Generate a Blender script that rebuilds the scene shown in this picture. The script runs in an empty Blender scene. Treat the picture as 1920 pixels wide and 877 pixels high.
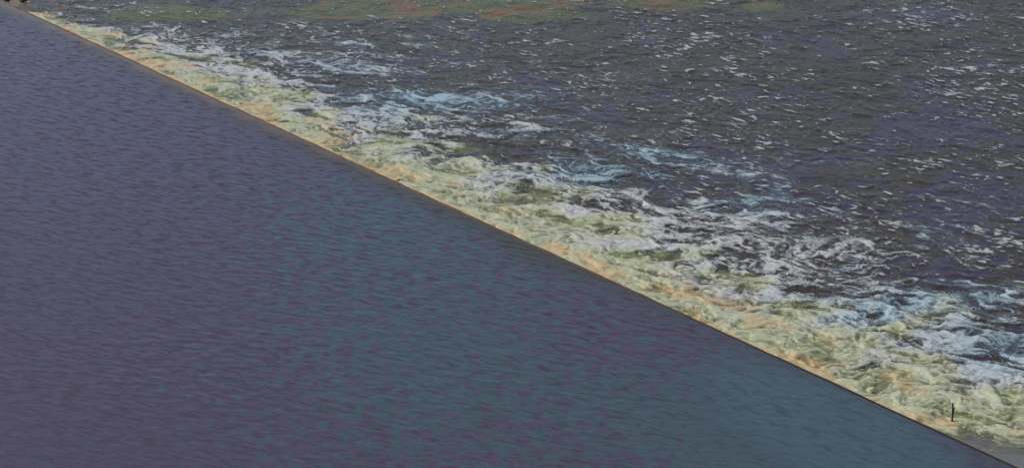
import bpy, math, random
import numpy as np
from mathutils import Vector, Matrix, Euler

# ------------------------------------------------------------------ camera, light, exposure
scene = bpy.context.scene
COL = scene.collection
R = math.radians
CAM_H, PITCH, HFOV = 30.0, 20.0, 25.0
cam = bpy.data.cameras.new('camera')
cam.sensor_width = 36.0
cam.lens = 18.0 / math.tan(R(HFOV / 2))
cam.clip_start = 0.5
cam.clip_end = 6000
cam_o = bpy.data.objects.new('camera', cam)
cam_o.location = (0, 0, CAM_H)
cam_o.rotation_euler = (R(90 - PITCH), 0, 0)
COL.objects.link(cam_o)
scene.camera = cam_o

SUN_EL, SUN_AZ = 47.0, -62.0       # azimuth: degrees clockwise from +Y (away from camera)
world = bpy.data.worlds.new('World')
scene.world = world
world.use_nodes = True
nt = world.node_tree
bg = nt.nodes['Background']
sky = nt.nodes.new('ShaderNodeTexSky')
sky.sky_type = 'NISHITA'
sky.sun_disc = False
sky.sun_elevation = R(SUN_EL)
sky.sun_rotation = R(SUN_AZ)
sky.air_density = 1.0
sky.dust_density = 1.0
sky.ozone_density = 1.5
nt.links.new(sky.outputs[0], bg.inputs[0])
bg.inputs[1].default_value = 0.085
sun = bpy.data.lights.new('sun', 'SUN')
sun.energy = 2.2
sun.angle = R(0.5)
sun.color = (1.0, 0.95, 0.87)
sun_o = bpy.data.objects.new('sun', sun)
sd = Vector((math.sin(R(SUN_AZ)) * math.cos(R(SUN_EL)), math.cos(R(SUN_AZ)) * math.cos(R(SUN_EL)), math.sin(R(SUN_EL))))
sun_o.rotation_euler = sd.to_track_quat('Z', 'Y').to_euler()
sun_o.location = (0, 60, 60)
COL.objects.link(sun_o)
scene.view_settings.view_transform = 'Standard'
scene.view_settings.look = 'None'
scene.view_settings.exposure = 0.3
scene.view_settings.gamma = 1.0

# ------------------------------------------------------------------ ground geometry of the place
_t = math.tan(R(HFOV / 2))
def ground(px, py, z=0.0):
    """where a sight line of the 1920x877 photograph meets the level z"""
    u = (px - 960) / 960.0 * _t
    v = (438.5 - py) / 960.0 * _t
    cp, sp = math.cos(R(PITCH)), math.sin(R(PITCH))
    d = (u, cp + v * sp, -sp + v * cp)
    k = (z - CAM_H) / d[2]
    return np.array((d[0] * k, d[1] * k))

P0 = ground(24, 10)
P1 = ground(1912, 876)
S_DIR = (P1 - P0) / np.linalg.norm(P1 - P0)          # along the crest, towards the near end
N_DIR = np.array((-S_DIR[1], S_DIR[0]))              # downstream
if N_DIR[0] < 0: N_DIR = -N_DIR
LEN = float(np.linalg.norm(P1 - P0))
Z_POOL, Z_RIVER = 0.0, -0.55
def to_sd(p):
    q = np.asarray(p) - P0
    return float(q @ S_DIR), float(q @ N_DIR)
def from_sd(s, d):
    return P0[0] + s * S_DIR[0] + d * N_DIR[0], P0[1] + s * S_DIR[1] + d * N_DIR[1]

# ------------------------------------------------------------------ numpy noise
def _hash(ix, iy, seed):
    h = (ix.astype(np.int64) * 374761393 + iy.astype(np.int64) * 668265263 + seed * 2246822519) & 0xffffffff
    h = ((h ^ (h >> 13)) * 1274126177) & 0xffffffff
    h = ((h ^ (h >> 16)) * 2654435761) & 0xffffffff
    return (h ^ (h >> 15)) & 0xffff
_ang = np.arange(65536) * (2 * math.pi / 65536)
_C, _S = np.cos(_ang).astype(np.float32), np.sin(_ang).astype(np.float32)
def perlin(x, y, seed=0):
    fx, fy = np.floor(x), np.floor(y)
    ix, iy = fx.astype(np.int64), fy.astype(np.int64)
    tx, ty = (x - fx).astype(np.float32), (y - fy).astype(np.float32)
    def g(a, b):
        h = _hash(ix + a, iy + b, seed)
        return _C[h] * (tx - a) + _S[h] * (ty - b)
    u = tx * tx * tx * (tx * (tx * 6 - 15) + 10)
    v = ty * ty * ty * (ty * (ty * 6 - 15) + 10)
    n0 = g(0, 0) * (1 - u) + g(1, 0) * u
    n1 = g(0, 1) * (1 - u) + g(1, 1) * u
    return (n0 * (1 - v) + n1 * v) * 1.5
def fbm(x, y, seed, octs=4, gain=0.5):
    a, t, s = 1.0, 0.0, 0.0
    for o in range(octs):
        s = s + a * perlin(x * 2 ** o + 17.3 * o, y * 2 ** o - 9.1 * o, seed + o)
        t += a; a *= gain
    return s / t
def ridged(x, y, seed, octs=4, gain=0.55):
    a, t, s = 1.0, 0.0, 0.0
    for o in range(octs):
        s = s + a * (1 - 2.2 * np.abs(perlin(x * 2 ** o + 5.7 * o, y * 2 ** o + 3.3 * o, seed + o)))
        t += a; a *= gain
    return s / t
def sstep(a, b, x):
    t = np.clip((x - a) / (b - a), 0, 1)
    return t * t * (3 - 2 * t)

def rot(x, y, deg):
    c, s = math.cos(R(deg)), math.sin(R(deg))
    return x * c + y * s, -x * s + y * c

# ------------------------------------------------------------------ helpers: meshes and tags
def grid_axis(fine, far_steps_lo, far_steps_hi):
    return np.array(list(reversed([fine[0] - e for e in far_steps_lo])) + list(fine) + [fine[-1] + e for e in far_steps_hi])

def mesh_from_grid(name, X, Y, Z, mat, attrs=None, facemask=None, flip=False):
    n, m = X.shape
    idx = np.arange(n * m).reshape(n, m)
    q = np.stack([idx[:-1, :-1], idx[1:, :-1], idx[1:, 1:], idx[:-1, 1:]], axis=-1).reshape(-1, 4)
    if flip: q = q[:, ::-1]
    if facemask is not None: q = q[facemask.reshape(-1)]
    co = np.stack([X, Y, Z], axis=-1).reshape(-1, 3).astype(np.float32)
    at = {k: v.reshape(-1).astype(np.float32) for k, v in (attrs or {}).items()}
    if facemask is not None:
        used = np.unique(q)
        remap = np.zeros(n * m, np.int64); remap[used] = np.arange(len(used))
        q = remap[q]; co = co[used]; at = {k: v[used] for k, v in at.items()}
    me = bpy.data.meshes.new(name)
    me.vertices.add(len(co)); me.vertices.foreach_set('co', co.ravel())
    me.loops.add(len(q) * 4); me.loops.foreach_set('vertex_index', q.ravel().astype(np.int32))
    me.polygons.add(len(q))
    me.polygons.foreach_set('loop_start', (np.arange(len(q)) * 4).astype(np.int32))
    me.polygons.foreach_set('loop_total', np.full(len(q), 4, np.int32))
    me.polygons.foreach_set('use_smooth', np.ones(len(q), bool))
    for k, v in at.items():
        a = me.attributes.new(k, 'FLOAT', 'POINT'); a.data.foreach_set('value', v)
    me.update(calc_edges=True)
    me.materials.append(mat)
    o = bpy.data.objects.new(name, me)
    COL.objects.link(o)
    return o

def simple_mesh(name, verts, faces, mat, parent=None, smooth=False):
    me = bpy.data.meshes.new(name)
    me.from_pydata([tuple(v) for v in verts], [], faces)
    if smooth:
        for p in me.polygons: p.use_smooth = True
    me.materials.append(mat)
    o = bpy.data.objects.new(name, me)
    COL.objects.link(o)
    if parent: o.parent = parent
    return o

def tag(o, label=None, cat=None, group=None, kind=None):
    if label: o['label'] = label
    if cat: o['category'] = cat
    if group: o['group'] = group
    if kind: o['kind'] = kind

# ------------------------------------------------------------------ materials
class NT:
    def __init__(self, name):
        self.m = bpy.data.materials.new(name); self.m.use_nodes = True
        self.t = self.m.node_tree; self.b = self.t.nodes['Principled BSDF']
    def n(self, typ, **kw):
        nd = self.t.nodes.new(typ)
        for k, v in kw.items(): setattr(nd, k, v)
        return nd
    def l(self, a, b): self.t.links.new(a, b)
    def val(self, sock, v):
        if isinstance(v, (int, float)): sock.default_value = v
        elif isinstance(v, tuple): sock.default_value = (*v, 1.0) if len(v) == 3 else v
        else: self.l(v, sock)
    def attr(self, name):
        a = self.n('ShaderNodeAttribute', attribute_name=name); return a.outputs['Fac']
    def math(self, op, a, b=0.0, clamp=False):
        nd = self.n('ShaderNodeMath', operation=op); nd.use_clamp = clamp
        self.val(nd.inputs[0], a); self.val(nd.inputs[1], b); return nd.outputs[0]
    def mix(self, f, a, b):
        nd = self.n('ShaderNodeMix', data_type='RGBA')
        self.val(nd.inputs[0], f); self.val(nd.inputs[6], a); self.val(nd.inputs[7], b); return nd.outputs[2]
    def ramp(self, x, lo, hi, a=0.0, b=1.0):
        nd = self.n('ShaderNodeMapRange', interpolation_type='SMOOTHSTEP')
        self.val(nd.inputs[0], x); nd.inputs[1].default_value = lo; nd.inputs[2].default_value = hi
        nd.inputs[3].default_value = a; nd.inputs[4].default_value = b; return nd.outputs[0]
    def noise(self, scale, detail=3.0, rough=0.55, dist=0.0, stretch=(1, 1, 1), rotz=0.0, off=(0, 0, 0)):
        tc = self.n('ShaderNodeNewGeometry')
        mp = self.n('ShaderNodeMapping', vector_type='TEXTURE')
        mp.inputs['Location'].default_value = off
        mp.inputs['Rotation'].default_value = (0, 0, R(rotz))
        mp.inputs['Scale'].default_value = stretch
        self.l(tc.outputs['Position'], mp.inputs[0])
        nd = self.n('ShaderNodeTexNoise')
        self.l(mp.outputs[0], nd.inputs['Vector'])
        nd.inputs['Scale'].default_value = scale; nd.inputs['Detail'].default_value = detail
        nd.inputs['Roughness'].default_value = rough; nd.inputs['Distortion'].default_value = dist
        return nd.outputs[0]
    def bump(self, h, strength, dist):
        nd = self.n('ShaderNodeBump'); nd.inputs['Strength'].default_value = strength; nd.inputs['Distance'].default_value = dist
        self.l(h, nd.inputs['Height']); self.l(nd.outputs[0], self.b.inputs['Normal'])

CREST_ANG = math.degrees(math.atan2(S_DIR[1], S_DIR[0]))

# still pool water
mp_ = NT('pool_water')
purple, teal, slate = (0.074, 0.054, 0.082), (0.056, 0.082, 0.092), (0.062, 0.094, 0.110)
big = mp_.attr('tealness')
blot = mp_.noise(1.9, 5, 0.66, 0.2, (1.0, 1.6, 1))
f = mp_.ramp(mp_.math('ADD', big, mp_.math('MULTIPLY', mp_.math('SUBTRACT', blot, 0.5), 2.4)), 0.30, 0.72)
c = mp_.mix(f, purple, teal)
c = mp_.mix(mp_.attr('slate'), c, slate)
c = mp_.mix(mp_.attr('shallow'), c, (0.046, 0.032, 0.004))
c = mp_.mix(mp_.attr('ochre'), c, (0.16, 0.085, 0.045))
mp_.l(c, mp_.b.inputs['Base Color'])
mp_.b.inputs['Roughness'].default_value = 0.12
mp_.b.inputs['IOR'].default_value = 1.33
# wind ripples: small facets leaning back from the breeze, as a normal perturbation in world axes
r1 = mp_.math('MULTIPLY', mp_.ramp(mp_.noise(4.8, 3, 0.55, 0.25, (3.4, 1, 1), -26), 0.54, 0.65), mp_.ramp(mp_.noise(0.35, 3, 0.5), 0.30, 0.55, 0.55, 1.15))
r2 = mp_.ramp(mp_.noise(6.6, 2, 0.5, 0.2, (3.2, 1, 1), -17, (3, 8, 0)), 0.52, 0.70)
r3 = mp_.ramp(mp_.noise(3.6, 3, 0.55, 0.25, (3.4, 1, 1), -46, (3, 8, 0)), 0.53, 0.68)
sl = mp_.attr('slate')
ra = mp_.math('ADD', mp_.math('ADD', mp_.math('MULTIPLY', mp_.math('MULTIPLY', r1, mp_.math('SUBTRACT', 1.0, sl)), 0.34), mp_.math('MULTIPLY', r2, 0.20)), mp_.math('MULTIPLY', mp_.math('MULTIPLY', r3, sl), 0.42))
ra = mp_.math('MULTIPLY', ra, mp_.math('SUBTRACT', 1.0, mp_.math('MULTIPLY', mp_.attr('shallow'), 0.9)))
bp = mp_.n('ShaderNodeBump'); bp.inputs['Strength'].default_value = 0.3; bp.inputs['Distance'].default_value = 0.02
mp_.l(mp_.noise(9.0, 3, 0.6, 0.2, (2.4, 1, 1), -22), bp.inputs['Height'])
vs = mp_.n('ShaderNodeVectorMath', operation='SCALE'); vs.inputs[0].default_value = (-0.40, -0.92, 0.0); mp_.l(ra, vs.inputs['Scale'])
va = mp_.n('ShaderNodeVectorMath', operation='ADD'); mp_.l(bp.outputs[0], va.inputs[0]); mp_.l(vs.outputs[0], va.inputs[1])
vn = mp_.n('ShaderNodeVectorMath', operation='NORMALIZE'); mp_.l(va.outputs[0], vn.inputs[0]); mp_.l(vn.outputs[0], mp_.b.inputs['Normal'])
M_POOL = mp_.m

# churned river water and foam share one family of colours
def river_like(name, foamy):
    k = NT(name)
    dark = k.mix(k.attr('violet'), (0.044, 0.026, 0.006), (0.050, 0.030, 0.064))
    dark = k.mix(k.attr('green_refl'), dark, (0.078, 0.080, 0.0))  # olive reflection of far-bank greenery, painted into the base colour
    dark = k.mix(k.attr('orange_refl'), dark, (0.190, 0.068, 0.006))  # orange bank reflection painted into the colour, plus small orange spots
    fo = k.attr('foam')
    fine = k.noise(7.0, 4, 0.62, 0.5, (3.0, 1, 1), -28)
    fine2 = k.noise(20.0, 3, 0.6, 0.4, (2.6, 1, 1), -25)
    fil = k.math('SUBTRACT', 1.0, k.math('MULTIPLY', k.math('ABSOLUTE', k.math('SUBTRACT', k.noise(3.8, 4, 0.6, 0.8, (3.0, 1, 1), -30), 0.5)), 7.0))
    fil = k.math('MAXIMUM', fil, -0.4)
    det = k.math('ADD', k.math('MULTIPLY', k.math('SUBTRACT', fine, 0.5), 1.3), k.math('MULTIPLY', k.math('SUBTRACT', fine2, 0.5), 0.9))
    det = k.math('ADD', det, k.math('MULTIPLY', fil, 0.28))
    dens = k.ramp(k.math('ADD', fo, k.math('MULTIPLY', det, 0.85)), 0.46, 1.36)
    white = k.mix(k.attr('cyan'), (0.55, 0.54, 0.51), (0.36, 0.50, 0.52))
    white = k.mix(k.attr('olive'), white, (0.49, 0.50, 0.29))
    white = k.mix(k.attr('tan'), white, (0.58, 0.43, 0.22))
    milky = k.mix(k.attr('olive'), (0.075, 0.072, 0.064), (0.215, 0.22, 0.09))
    milky = k.mix(k.attr('tan'), milky, (0.44, 0.30, 0.14))
    milky = k.mix(k.attr('cyan'), milky, (0.085, 0.115, 0.14))
    milkf = k.ramp(k.math('ADD', fo, k.math('MULTIPLY', det, 0.25)), 0.05, 0.45)
    milkf = k.math('MAXIMUM', milkf, k.math('MULTIPLY', k.attr('olive'), 0.9))
    col = k.mix(milkf, dark, milky)
    col = k.mix(dens, col, white)
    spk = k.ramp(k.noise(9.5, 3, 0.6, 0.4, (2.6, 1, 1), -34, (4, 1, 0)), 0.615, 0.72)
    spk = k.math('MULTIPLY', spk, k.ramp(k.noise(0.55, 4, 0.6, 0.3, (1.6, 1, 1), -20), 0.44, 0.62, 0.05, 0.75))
    col = k.mix(spk, col, (0.32, 0.32, 0.31))  # pale froth specks that double as glints painted into the colour
    col = k.mix(k.attr('sheet'), col, k.mix(k.noise(1.6, 5, 0.65, 0.5, (3, 1, 1), -20), (0.10, 0.098, 0.088), (0.34, 0.34, 0.32)))
    k.l(col, k.b.inputs['Base Color'])
    k.l(k.math('ADD', k.math('MULTIPLY', dens, 0.35), 0.18), k.b.inputs['Roughness'])
    k.b.inputs['IOR'].default_value = 1.33
    k.bump(k.math('ADD', k.noise(7.0, 5, 0.68, 0.5, (2.4, 1, 1), -28), k.math('MULTIPLY', fine2, 0.35)), 0.40 if foamy else 0.6, 0.055)
    return k.m
M_RIVER = river_like('river_water', False)
M_FOAM = river_like('foam', True)

k = NT('nappe_water')
k.l(k.mix(k.noise(6, 4, 0.6, 0.2, (1, 1, 4)), (0.16, 0.09, 0.045), (0.36, 0.27, 0.17)), k.b.inputs['Base Color'])
k.b.inputs['Roughness'].default_value = 0.3
M_NAPPE = k.m

k = NT('wet_concrete')
al = k.ramp(k.noise(1.1, 5, 0.65, 0.3), 0.42, 0.62)
c = k.mix(al, (0.20, 0.085, 0.040), (0.10, 0.055, 0.025))
c = k.mix(k.ramp(k.noise(2.3, 4, 0.6, off=(9, 2, 0)), 0.55, 0.66), c, (0.055, 0.070, 0.030))
geo = k.n('ShaderNodeNewGeometry'); sx = k.n('ShaderNodeSeparateXYZ'); k.l(geo.outputs['Position'], sx.inputs[0])
c = k.mix(k.ramp(sx.outputs[0], -4, 12), c, (0.030, 0.020, 0.021))
k.l(c, k.b.inputs['Base Color']); k.b.inputs['Roughness'].default_value = 0.6; k.b.inputs['Specular IOR Level'].default_value = 0.2
k.bump(k.noise(14, 4), 0.5, 0.02)
M_CONC = k.m

k = NT('rock')
k.l(k.mix(k.noise(3, 5), (0.012, 0.012, 0.011), (0.04, 0.038, 0.033)), k.b.inputs['Base Color'])
k.b.inputs['Roughness'].default_value = 0.6; k.bump(k.noise(6, 5), 0.8, 0.05)
M_ROCK = k.m
k = NT('wet_bark')
k.l(k.mix(k.ramp(k.noise(9, 3, stretch=(1, 1, 3)), 0.4, 0.6), (0.020, 0.012, 0.008), (0.060, 0.026, 0.014)), k.b.inputs['Base Color'])
k.b.inputs['Roughness'].default_value = 0.55; k.bump(k.noise(30, 3), 0.6, 0.01)
M_BARK = k.m
k = NT('river_bed')
k.l(k.mix(k.noise(0.4, 5), (0.05, 0.055, 0.025), (0.11, 0.085, 0.05)), k.b.inputs['Base Color'])
k.b.inputs['Roughness'].default_value = 0.9; k.bump(k.noise(3, 5), 0.8, 0.1)
M_BED = k.m

# ------------------------------------------------------------------ blobs: places that are foamier / calmer than their surroundings
def blob(S, D, px, py, rx, ry, rotdeg, z=Z_RIVER):
    """soft ellipse round the ground point seen at (px,py); half sizes rx, ry in photo pixels, tilt in the picture"""
    c = ground(px, py, z)
    a, b = math.cos(R(rotdeg)), math.sin(R(rotdeg))
    v1 = ground(px + rx * a, py - rx * b, z) - c
    v2 = ground(px + ry * b, py + ry * a, z) - c
    Mx = np.linalg.inv(np.array([[v1[0], v2[0]], [v1[1], v2[1]]]))
    X, Y = from_sd(S, D)
    dx, dy = X - c[0], Y - c[1]
    u = Mx[0, 0] * dx + Mx[0, 1] * dy
    v = Mx[1, 0] * dx + Mx[1, 1] * dy
    return np.exp(-(u * u + v * v))

# ------------------------------------------------------------------ the pool
def axis(lo, hi, step_lo, step_hi):
    out = [lo]
    while out[-1] < hi:
        t = (out[-1] - lo) / (hi - lo)
        out.append(out[-1] + step_lo + (step_hi - step_lo) * t)
    return out
ext = [0.3, 1, 3, 8, 18, 40, 80, 150]
s_f = axis(-6, LEN + 3, 0.085, 0.05) + axis(LEN + 3.06, LEN + 14, 0.06, 0.14)
d_f = axis(0.0, 46, 0.05, 0.09)
s_ax = grid_axis(s_f, ext, ext)

dp = [0.0] + [0.06 * i for i in range(1, 30)]
dp += [x for x in axis(dp[-1] + 0.06, 44, 0.06, 0.075)]
dp = np.array(dp + [dp[-1] + e for e in ext]) + 0.0
S, D = np.meshgrid(s_ax, -dp - 0.12, indexing='ij')
X, Y = from_sd(S, D)
wx = X + 1.3 * fbm(X * 0.07, Y * 0.07, 3, 2); wy = Y + 1.6 * fbm(X * 0.07, Y * 0.07, 7, 2)
tilt = -20
a1, b1 = rot(wx, wy, tilt)
def ripples(deg, sd):
    a, b = rot(wx, wy, deg)
    a = a * 1.7; b = b * 1.45
    n0 = perlin(a * 0.62, b * 2.1, sd)
    n1 = perlin(a * 0.62, b * 2.1 + 0.42 * n0, sd)
    m0 = perlin(a * 1.3, b * 4.2, sd + 1)
    n1 = n1 + 0.5 * perlin(a * 1.3, b * 4.2 + 0.42 * m0, sd + 1)
    a, b = rot(wx, wy, deg + 9)
    a = a * 1.6; b = b * 1.4
    n0 = perlin(a * 0.85, b * 2.9, sd + 2)
    n2 = perlin(a * 0.85, b * 2.9 + 0.42 * n0, sd + 2)
    m0 = perlin(a * 1.9, b * 5.5, sd + 3)
    n2 = n2 + 0.4 * perlin(a * 1.9, b * 5.5 + 0.42 * m0, sd + 3)
    return 0.75 * (n1 + 0.75 * n2)
steep = np.clip(sstep(0, 18, X) + sstep(-10, -22, X) * 0.4, 0, 1)
H = ripples(-30, 11) * (1 - steep) + ripples(-46, 15) * steep
amp = 0.70 + 0.5 * fbm(X * 0.06, Y * 0.09, 21, 3)
calm = np.clip(sstep(0.2, 2.5, -D), 0, 1)
amp = amp * (0.25 + 0.75 * calm)
amp += 0.9 * blob(S, D, 1560, 800, 190, 60, -18, 0) + 0.5 * blob(S, D, 300, 720, 330, 140, 0, 0)
amp *= 1 - 0.4 * blob(S, D, 1330, 740, 90, 50, -20, 0)
Z = Z_POOL + 0.014 * H * amp
Z -= 0.012 + 0.012 * np.exp((D + 0.12) / 0.3)
tealn = 0.20 + 0.20 * sstep(-16, 2, X) + 0.1 * fbm(X * 0.12, Y * 0.12, 31, 3)
tealn = tealn + 0.26 * blob(S, D, 700, 430, 320, 170, 0, 0) + 0.30 * blob(S, D, 830, 690, 330, 150, 0, 0) + 0.5 * blob(S, D, 1350, 800, 260, 110, -20, 0)
tealn = tealn - 0.20 * blob(S, D, 1150, 640, 190, 80, -20, 0) - 0.25 * blob(S, D, 60, 420, 250, 500, 0, 0)
slate_ = sstep(0.25, 0.7, blob(S, D, 1560, 800, 330, 110, -24, 0) + 0.12 * fbm(X * 0.5, Y * 0.5, 35, 3))
edge_w = 1.0 + 0.7 * fbm(S * 0.25, S * 0 + 3, 41, 3) - 0.5 * sstep(50, 66, S)
shallow = 0.95 * np.exp(-(((-D) / np.clip(edge_w, 0.15, 3)) ** 2)) + 0.25 * sstep(0.30, 0.5, fbm(X * 0.5, Y * 0.9, 44, 2)) * sstep(6, -2, S)
shallow = shallow * (1 - 0.75 * sstep(44, 58, S))
shallow = np.clip(shallow + 0.9 * sstep(0.5, 0.9, blob(S, D, 0, 15, 60, 25, 0, 0)), 0, 1)
ochre = np.exp(-((-D - 0.1) / np.clip(0.48 + 0.8 * fbm(S * 0.5, S * 0 + 8, 46, 4), 0.03, 1.2)) ** 2) * sstep(46, 20, S) * 0.85
pool = mesh_from_grid('pool_water', X, Y, Z, M_POOL, dict(tealness=tealn, slate=slate_, shallow=shallow, ochre=ochre))
tag(pool, kind='structure')

# ------------------------------------------------------------------ the river below the weir
d_ax = np.array(d_f + [d_f[-1] + e for e in ext])
d_ax = d_ax + 0.16
S, D = np.meshgrid(s_ax, d_ax, indexing='ij')
X, Y = from_sd(S, D)
# flow frame: q = across (parallel to wave crests), p = along the flow
w1 = fbm(X * 0.22, Y * 0.22, 51, 3); w2 = fbm(X * 0.22 + 40, Y * 0.22, 57, 3)
w3 = fbm(X * 0.9, Y * 0.9, 61, 3); w4 = fbm(X * 0.9 + 11, Y * 0.9, 67, 3)
wx = X + 1.5 * w1 + 0.45 * w3; wy = Y + 1.8 * w2 + 0.6 * w4

near = sstep(1.5, 0.0, D)
size = 0.35 + 0.65 * sstep(0, 60, S)                        # the boil grows towards the near end
# coverage: dense by the weir, thinning downstream
lfo = fbm(S * 0.16, D * 0.10, 71, 3)
lf2 = fbm(S * 0.45, D * 0.22, 73, 3)
reach = (2.2 + 4.6 * sstep(0, 20, S) + 3.6 * sstep(25, 72, S)) * (1 + 0.7 * lfo)
cov = 1.0 - sstep(0.25, 1.25, (D / reach) - 0.0 + 0.45 * lf2)
fr = (0.43 + 0.35 * fbm(X * 0.25 + 3, Y * 0.3, 79, 3)) * np.exp(-np.clip(D - reach, 0, 99) / (0.7 * reach + 2.0))
cov = np.maximum(cov, fr)
plumes = [ # px, py, rx, ry, tilt, gain
    (1420, 470, 170, 40, -12, .35), (1330, 440, 110, 30, -12, .3), (1540, 560, 130, 30, -12, .3), (1500, 400, 130, 14, -8, .25), (1790, 690, 130, 40, -14, .3), (1890, 780, 50, 30, -10, .3), (1660, 460, 90, 10, -8, .25), 
    (110, 12, 90, 4, -5, .6), (420, 90, 110, 28, -10, .4), (560, 110, 130, 18, -8, .32), (620, 70, 160, 14, -4, .2), (700, 110, 120, 10, -4, .2), (300, 62, 80, 14, -8, .35), (1750, 480, 120, 12, -6, .2), (1880, 560, 60, 20, -8, .25), (1200, 360, 160, 12, -8, .25), (300, 50, 60, 8, -8, .3), (520, 48, 120, 12, -4, .16), 
    (330, 105, 130, 26, -14, .25), (470, 60, 130, 14, 4, .18), (650, 132, 95, 14, -2, .34), (560, 165, 120, 16, -6, .2), (830, 192, 180, 20, 4, .46),
    (760, 235, 120, 22, -8, .35), (980, 240, 90, 20, 15, .22), (930, 318, 190, 20, 2, .36), (1080, 330, 170, 22, 3, .45),
    (1250, 292, 130, 12, -12, .46), (1380, 322, 80, 10, -8, .30), (1160, 425, 120, 34, -10, .34),
    (1210, 392, 90, 20, -14, .36), (1400, 376, 90, 13, 5, .32), (1350, 400, 120, 22, -14, .22), (1480, 432, 150, 16, -4, .34), (1600, 428, 50, 10, 10, .30),
    (1470, 500, 170, 34, -10, .40), (1600, 490, 90, 24, -6, .28), (1640, 585, 170, 34, 4, .36), (1790, 555, 90, 14, 8, .42),
    (1720, 640, 170, 46, -8, .40), (1850, 640, 120, 26, -12, .42), (1850, 700, 120, 30, -12, .36), (1560, 300, 60, 8, -14, .22), (1640, 302, 50, 8, -10, .2),
    (1860, 452, 60, 10, 0, .15), (1000, 120, 140, 10, 0, .10), (720, 80, 160, 12, 0, .08)]
for px, py, rx, ry, t, g in plumes:
    cov = cov + g * 1.15 * blob(S, D, px, py, rx, ry, t)
holes = [(500, 75, 110, 18, 0, .35), (330, 40, 190, 16, -4, .6), (700, 152, 90, 12, 0, .35), (920, 285, 60, 18, -14, .55), (870, 262, 90, 10, -12, .3),
         (1290, 352, 90, 24, -4, .5), (1010, 285, 120, 14, 0, .3), (1090, 378, 60, 14, -8, .35), (1420, 345, 120, 14, -8, .3), (1540, 470, 60, 14, -10, .3),
         (1570, 540, 110, 20, -12, .35), (1700, 605, 45, 20, -30, .35), (1740, 500, 110, 30, -6, .3), (1895, 650, 40, 22, -20, .45), (1880, 740, 60, 16, -25, .5),
         (1300, 455, 60, 12, -14, .3), (1470, 575, 60, 14, -14, .25), (1000, 400, 120, 9, -12, .25), (1700, 690, 60, 14, -6, .2)]
for px, py, rx, ry, t, g in holes:
    cov = cov - g * blob(S, D, px, py, rx, ry, t)
cov = np.clip(cov, 0.0, 1.0)
cov = np.minimum(cov, 1 - 0.36 * sstep(0.35, 1.0, D / (0.62 * reach + 0.8) - 0.25 + 0.8 * w3))
qa, qb = ground(1745, 803, Z_RIVER), ground(1915, 832, Z_RIVER)
qn = np.array((qb[1] - qa[1], -(qb[0] - qa[0]))); qn /= np.linalg.norm(qn)
end_calm = sstep(-0.5, 0.9, (X - qa[0]) * qn[0] + (Y - qa[1]) * qn[1] + 0.9 * fbm(X * 0.7, Y * 0.7, 77, 3))
left_calm = sstep(0.5, -0.5, S)
cov = cov * (1 - 0.85 * end_calm) * (1 - 0.95 * left_calm)

ca, cb = rot(wx, wy, -32)                                   # crest direction of the standing waves
web = ridged(ca * 0.42, cb * 1.35, 81, 4, 0.62)
web2 = ridged(ca * 1.0 + 7 + 0.3 * w4, cb * 3.4 + 0.5 * w3, 87, 3, 0.6)
blotch = fbm(ca * 0.36, cb * 0.95, 91, 5, 0.6)
tex = 0.42 * web + 0.48 * web2 + 0.62 * blotch
tex = (tex - tex.mean()) / tex.std()
foam = 0.5 + (0.30 + 0.10 * sstep(0.4, 1.0, D / (0.62 * reach + 0.8))) * (tex + (cov - 0.66) * 3.4)
# loose flecks of white on the dark water
fa, fb = rot(X + 0.35 * w3, Y + 0.4 * w4, -37)
fl = perlin(fa * 1.5, fb * 4.6, 101) + 0.75 * perlin(fa * 2.6, fb * 7.4, 102) + 0.45 * perlin(fa * 5, fb * 12, 105)
patchy = fbm(X * 0.16, Y * 0.2, 103, 3)
fleck = sstep(0.46, 0.95, fl + 0.7 * patchy + 0.9 * fbm(X * 0.6, Y * 0.8, 108, 3) + 0.02)
open_ = 1 - cov
foam = np.clip(foam, 0, 1.15)
foam = np.maximum(foam * sstep(0.0, 0.16, cov), 0.90 * fleck * (1 - end_calm))
foam *= (1 - 0.5 * end_calm)
foam = np.maximum(foam, 0.62 * sstep(0.3, 1.6, tex) * end_calm)
# heights
chopa, chopb = rot(wx, wy, -42)
chop = 0.42 * perlin(chopa * 0.6, chopb * 1.3, 111) + 0.4 * perlin(chopa * 1.2, chopb * 2.7, 112) + 0.25 * perlin(chopa * 2.6, chopb * 5.2, 113)
boil = ridged(wx * 0.55, wy * 0.70, 121, 4, 0.5)
lump = np.abs(perlin(ca * 0.55, cb * 1.0, 131)) + 0.40 * np.abs(perlin(ca * 1.2, cb * 2.4, 132)) + 0.12 * np.abs(perlin(ca * 2.6, cb * 5.0, 133))
churn = np.exp(-np.clip(D - 0.5 * reach, 0, 99) / (0.55 * reach)) * size * (1 - end_calm) * 0.58
churn *= sstep(0.0, 0.9, D)
Z = Z_RIVER + 0.060 * chop * (1 - 0.6 * end_calm) + churn * (0.19 * (lump - 0.35) + 0.10 * (0.4 - boil) + 0.20 * blotch)
Z = Z + 0.04 * np.clip(foam, 0, 1) * (0.15 + 0.85 * churn) + 0.06 * churn * np.clip(web2, 0, 1) * np.clip(foam, 0, 1)
Z = np.minimum(Z, -0.03 - 0.5 * np.exp(-D / 0.5) + 0.9 * sstep(0.5, 3, D))
foam = np.clip(foam + 0.5 * near * (1 - end_calm) * (1 - left_calm), 0, 1.1)
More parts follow.
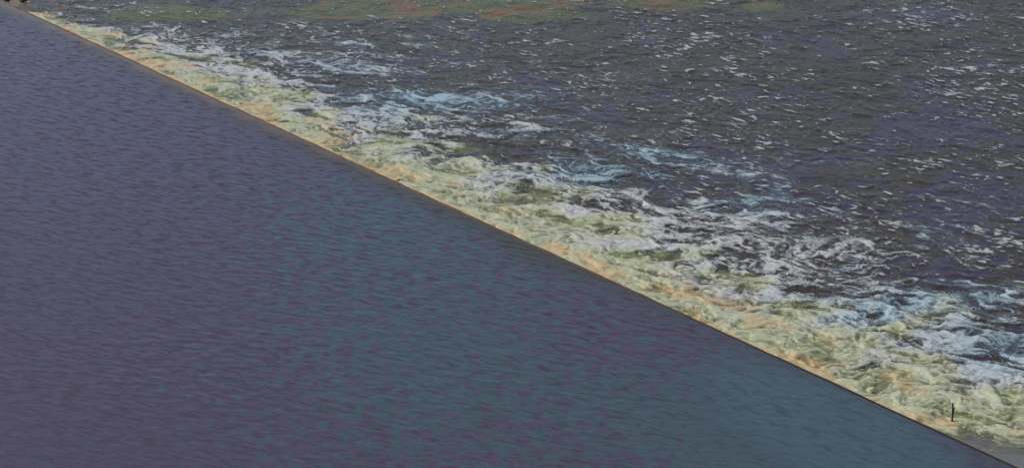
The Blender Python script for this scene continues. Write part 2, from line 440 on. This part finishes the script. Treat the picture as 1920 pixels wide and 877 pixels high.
# colours that belong to the water: silt-stained and algae-green close to the weir, grey-white froth, bluish thin froth at its edge; then bank reflections painted in
oliven = fbm(X * 0.35, Y * 0.5, 141, 4)
rr = D / (0.62 * reach + 0.8)
olive = sstep(1.02, 0.30, rr + 1.2 * oliven) * (0.85 + 0.4 * fbm(X, Y, 144, 3))
olive = np.maximum(olive, 0.75 * sstep(0.60, 0.30, rr))
olive = np.clip(olive, 0, 0.95) * (1 - 0.8 * end_calm) * (1 - 0.6 * left_calm)
tann = 1.15 * fbm(S * 0.34, D * 0.5, 151, 3) + 0.25 * fbm(X * 1.5, Y * 1.5, 155, 3)
tan_ = sstep(0.0, 0.20, tann - 0.10 * (D - 0.6) + 0.05) * sstep(4.6, 1.2, D)
tan_ = np.maximum(tan_, 0.75 * sstep(1.3, 0.3, D + 2.4 * fbm(S * 0.6, D * 0.9, 157, 3))) * (1 - end_calm) * 0.9
cyn = fbm(X * 0.20 + 5, Y * 0.25, 161, 3)
cyan = 0.6 * sstep(0.9, 1.5, rr + 0.2) * sstep(5.0, 0.0, rr - 1.2) * sstep(0.05, 0.28, cyn + 0.6 * w3 * 0.3)
for px, py, rx, ry, g in [(820, 190, 200, 28, 1), (1100, 325, 160, 20, .8), (1280, 295, 150, 26, 1), (1420, 380, 110, 24, .8), (1640, 590, 160, 40, .8), (1820, 560, 120, 30, .9), (1870, 660, 110, 50, .8), (650, 130, 70, 18, .7)]:
    cyan = cyan + g * blob(S, D, px, py, rx, ry, 0)
cyan = np.clip(cyan, 0, 1) * np.clip(1 - 1.4 * olive, 0, 1)
vio = fbm(X * 0.16, Y * 0.2, 171, 4) + 0.5 * blob(S, D, 1750, 260, 260, 130, -20) + 0.4 * blob(S, D, 1080, 240, 150, 60, -20) + 0.3 * blob(S, D, 1450, 350, 300, 60, -5) + 0.3 * blob(S, D, 1850, 430, 150, 90, 0)
violet = sstep(0.20, 0.46, vio + 0.9 * fbm(X * 0.8, Y * 1.5, 174, 4)) * 0.85
refl_n = fbm(X * 0.13, Y * 0.3, 181, 4)
top = np.zeros_like(X)  # where the far bank's reflection is painted on the water
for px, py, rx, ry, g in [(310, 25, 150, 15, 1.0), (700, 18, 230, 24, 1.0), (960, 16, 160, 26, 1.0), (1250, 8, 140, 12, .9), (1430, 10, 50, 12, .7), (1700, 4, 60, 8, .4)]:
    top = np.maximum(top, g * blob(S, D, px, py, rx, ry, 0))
green_refl = sstep(0.35, 0.60, top + 0.5 * refl_n + 0.2 * fbm(X * 0.7, Y * 0.9, 184, 3)) * sstep(0.08, 0.3, top)  # mask of the painted green reflection
orange_refl = sstep(0.50, 0.66, 0.42 * top * sstep(-16, -6, X) + 0.75 * fbm(X * 0.45, Y * 1.1, 187, 4) + 0.18) * sstep(0.15, 0.4, top) * 0.8  # mask of the painted orange reflection
orange_refl = np.clip(orange_refl + 0.7 * blob(S, D, 118, 17, 14, 5, 0) + 0.7 * blob(S, D, 232, 92, 16, 12, -20) + 0.5 * blob(S, D, 105, 38, 22, 12, -25) + 0.5 * blob(S, D, 295, 53, 16, 4, 0) + 0.5 * blob(S, D, 345, 120, 18, 6, -10), 0, 1)  # a few small orange spots join the painted reflection
sheet = 0.6 * end_calm * (1 - 0.8 * sstep(0.3, 0.6, foam))
attrs = dict(foam=foam, olive=olive, tan=tan_, cyan=cyan, violet=violet, green_refl=green_refl, orange_refl=orange_refl, sheet=sheet)
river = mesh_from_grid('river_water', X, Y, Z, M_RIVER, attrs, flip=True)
river['kind'] = 'structure'
# the froth itself: its own ragged layer wherever the water is white enough
th = 0.40
lift = 0.004 + (0.012 + 0.04 * churn) * sstep(th - 0.05, 1.0, foam)
fm = (foam[:-1, :-1] + foam[1:, :-1] + foam[1:, 1:] + foam[:-1, 1:]) / 4 > th
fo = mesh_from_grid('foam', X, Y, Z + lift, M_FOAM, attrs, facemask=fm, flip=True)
tag(fo, 'churning white and greenish foam on the river below the weir', 'foam', kind='stuff')

# ------------------------------------------------------------------ spray: drops and clots of froth thrown up by the boil
rng = np.random.default_rng(5)
ico_v = []; g_ = (1 + 5 ** .5) / 2
for a, b in ((-1, g_), (1, g_), (-1, -g_), (1, -g_)): ico_v += [(a, b, 0), (0, a, b), (b, 0, a)]
ico_v = np.array(ico_v, float); ico_v /= np.linalg.norm(ico_v[0])
from itertools import combinations
ico_f = []
ed = min(np.linalg.norm(ico_v[0] - ico_v[i]) for i in range(1, 12)) * 1.01
for t in combinations(range(12), 3):
    if all(np.linalg.norm(ico_v[i] - ico_v[j]) < ed for i, j in combinations(t, 2)):
        n = np.cross(ico_v[t[1]] - ico_v[t[0]], ico_v[t[2]] - ico_v[t[0]])
        ico_f.append(t if n @ ico_v[t[0]] > 0 else (t[0], t[2], t[1]))
w = (np.clip(foam - 0.75, 0, 1) * (churn + 0.05) * np.clip(tex, 0, 3)).ravel()
w[~(np.isfinite(w))] = 0
inside = (S > -3) & (S < LEN + 2) & (D < 40)
w = w * inside.ravel(); w /= w.sum()
pick = rng.choice(len(w), 3200, p=w)
vv, ff = [], []
fx, fy, fz = X.ravel()[pick], Y.ravel()[pick], Z.ravel()[pick]
for i in range(len(pick)):
    r = 0.008 + 0.014 * rng.random() ** 2.5
    sc = np.array((r * (1 + rng.random()), r, r * (0.7 + 0.5 * rng.random())))
    hh = 0.01 + 0.10 * rng.random() ** 3
    base = len(vv)
    vv += (ico_v * sc * (0.8 + 0.4 * rng.random((12, 1))) + (fx[i] + rng.normal() * .03, fy[i] + rng.normal() * .03, fz[i] + hh)).tolist()
    ff += [tuple(base + q for q in t) for t in ico_f]
k = NT('spray'); k.b.inputs['Base Color'].default_value = (0.55, 0.56, 0.55, 1); k.b.inputs['Roughness'].default_value = 0.3
spray = simple_mesh('spray', vv, ff, k.m, smooth=True)
tag(spray, 'small bright drops of spray thrown up above the foam', 'spray', kind='stuff')

# ------------------------------------------------------------------ the weir
def sd3(s, d, z):
    x, y = from_sd(s, d); return (x, y, z)
weir = bpy.data.objects.new('weir', None); COL.objects.link(weir)
tag(weir, 'long straight brown stained concrete weir crest between calm pool and foaming river', 'weir')
def strip(name, prof, mat, wob=0.0, parent=None, s0=-60, s1=LEN + 60, step=0.25, close=True):
    ss = np.arange(s0, s1, step); vs = []; fs = []; n = len(prof)
    for i, s in enumerate(ss):
        o = wob * float(fbm(np.array([s * 0.8]), np.array([1.7]), 201, 4)[0]) if wob else 0
        for j, (d, z) in enumerate(prof):
            vs.append(sd3(s, d + (o if 0 < j < n - 1 else 0) * 1.0, z + 0.3 * o))
        if i:
            for j in range(n - (0 if close else 1)):
                a, b = j, (j + 1) % n
                fs.append(((i - 1) * n + a, i * n + a, i * n + b, (i - 1) * n + b))
    return simple_mesh(name, vs, fs, mat, parent, smooth=False)
strip('crest', [(-0.14, -0.16), (-0.13, -0.065), (-0.04, -0.040), (0.03, -0.045), (0.08, -0.08), (0.10, -0.16)], M_CONC, 0.04, weir)
strip('wall', [(-0.35, -1.9), (-0.12, -0.165), (0.14, -0.165), (0.62, -1.9)], M_CONC, 0, weir)
nap = strip('waterfall', [(0.055, -0.05), (0.13, -0.085), (0.22, -0.16), (0.33, -0.34), (0.42, -0.62), (0.45, -0.80)], M_NAPPE, 0.06, None, close=False)
nap['kind'] = 'structure'

# ------------------------------------------------------------------ driftwood stick in the froth
def tube(pts, rads, nseg=9, seed=0):
    rg = random.Random(seed); vs = []; fs = []
    for i, (p, r) in enumerate(zip(pts, rads)):
        for j in range(nseg):
            a = 2 * math.pi * j / nseg; q = r * (1 + rg.uniform(-.13, .13))
            vs.append((p[0] + q * math.cos(a), p[1] + q * math.sin(a), p[2]))
        if i:
            for j in range(nseg):
                a, b = (i - 1) * nseg + j, (i - 1) * nseg + (j + 1) % nseg
                fs.append((a, b, b + nseg, a + nseg))
    fs.append(tuple(range(nseg))[::-1]); fs.append(tuple(range(len(vs) - nseg, len(vs))))
    return vs, fs
sp = ground(1785, 788, Z_RIVER + 0.05)
stick = bpy.data.objects.new('wooden_stick', None); COL.objects.link(stick)
stick.location = (sp[0], sp[1], Z_RIVER)
tag(stick, 'thin dark wooden stick standing upright in the foam below the weir', 'stick')
pts = [(0.01, 0, -0.45), (0.008, 0, 0.0), (0.0, 0, .12), (0.012, 0, .30), (0.004, 0, .42), (0.0, 0, .50), (-0.015, 0, .60), (-0.022, 0, .68)]
v, fcs = tube(pts, [.034, .033, .030, .034, .036, .030, .024, .014], seed=2)
simple_mesh('stem', v, fcs, M_BARK, stick, smooth=True)
v, fcs = tube([(0.0, 0, .38), (0.03, 0.0, .43), (0.06, 0.0, .48), (0.062, 0, .51)], [.028, .026, .018, .008], seed=5)
simple_mesh('twig_stub', v, fcs, M_BARK, stick, smooth=True)

# ------------------------------------------------------------------ dark rocks at the far end of the weir
def rock(px, py, rx, ry, rz, seed, label):
    p = ground(px, py, Z_RIVER + 0.1)
    import bmesh
    bm = bmesh.new(); bmesh.ops.create_icosphere(bm, subdivisions=4, radius=1)
    co = np.array([v.co[:] for v in bm.verts])
    nn = fbm(co[:, 0] * 1.2 + seed, co[:, 1] * 1.2 + co[:, 2] * 0.9, seed, 4) * 0.5 + 1
    for vtx, f_ in zip(bm.verts, nn): vtx.co = Vector((vtx.co.x * rx * f_, vtx.co.y * ry * f_, max(vtx.co.z, -0.6) * rz * f_))
    for fc in bm.faces: fc.smooth = True
    me = bpy.data.meshes.new('boulder'); bm.to_mesh(me); bm.free(); me.materials.append(M_ROCK)
    o = bpy.data.objects.new('boulder', me); COL.objects.link(o); o.location = (p[0], p[1], Z_RIVER)
    tag(o, label, 'boulder', 'dark boulders at the far end of the weir')
rock(10, 0, .24, .30, .20, 301, 'dark wet boulder in the top left corner, nearest the picture edge')
rock(44, -1, .20, .28, .20, 302, 'narrow dark wet boulder just right of the corner boulder, above the foam line')

# ------------------------------------------------------------------ river bed and banks out to the horizon
n = 160
gx = np.concatenate([-np.geomspace(3000, 40, 40), np.linspace(-38, 38, 40), np.geomspace(40, 3000, 40)])
gy = np.concatenate([-np.geomspace(2500, 20, 30), np.linspace(-15, 200, 90), np.geomspace(205, 3000, 40)])
GX, GY = np.meshgrid(gx, gy, indexing='ij')
Q = np.stack([GX - P0[0], GY - P0[1]], -1); gs = Q @ S_DIR
gz = -2.4 + 0.25 * fbm(GX * 0.1, GY * 0.1, 401, 3)
bank = sstep(-95, -150, gs) + sstep(LEN + 95, LEN + 150, gs) + sstep(160, 200, np.abs(Q @ N_DIR))
gz = gz + 4.2 * np.clip(bank, 0, 1)
bed = mesh_from_grid('ground', GX, GY, gz, M_BED, flip=False)
tag(bed, kind='structure')
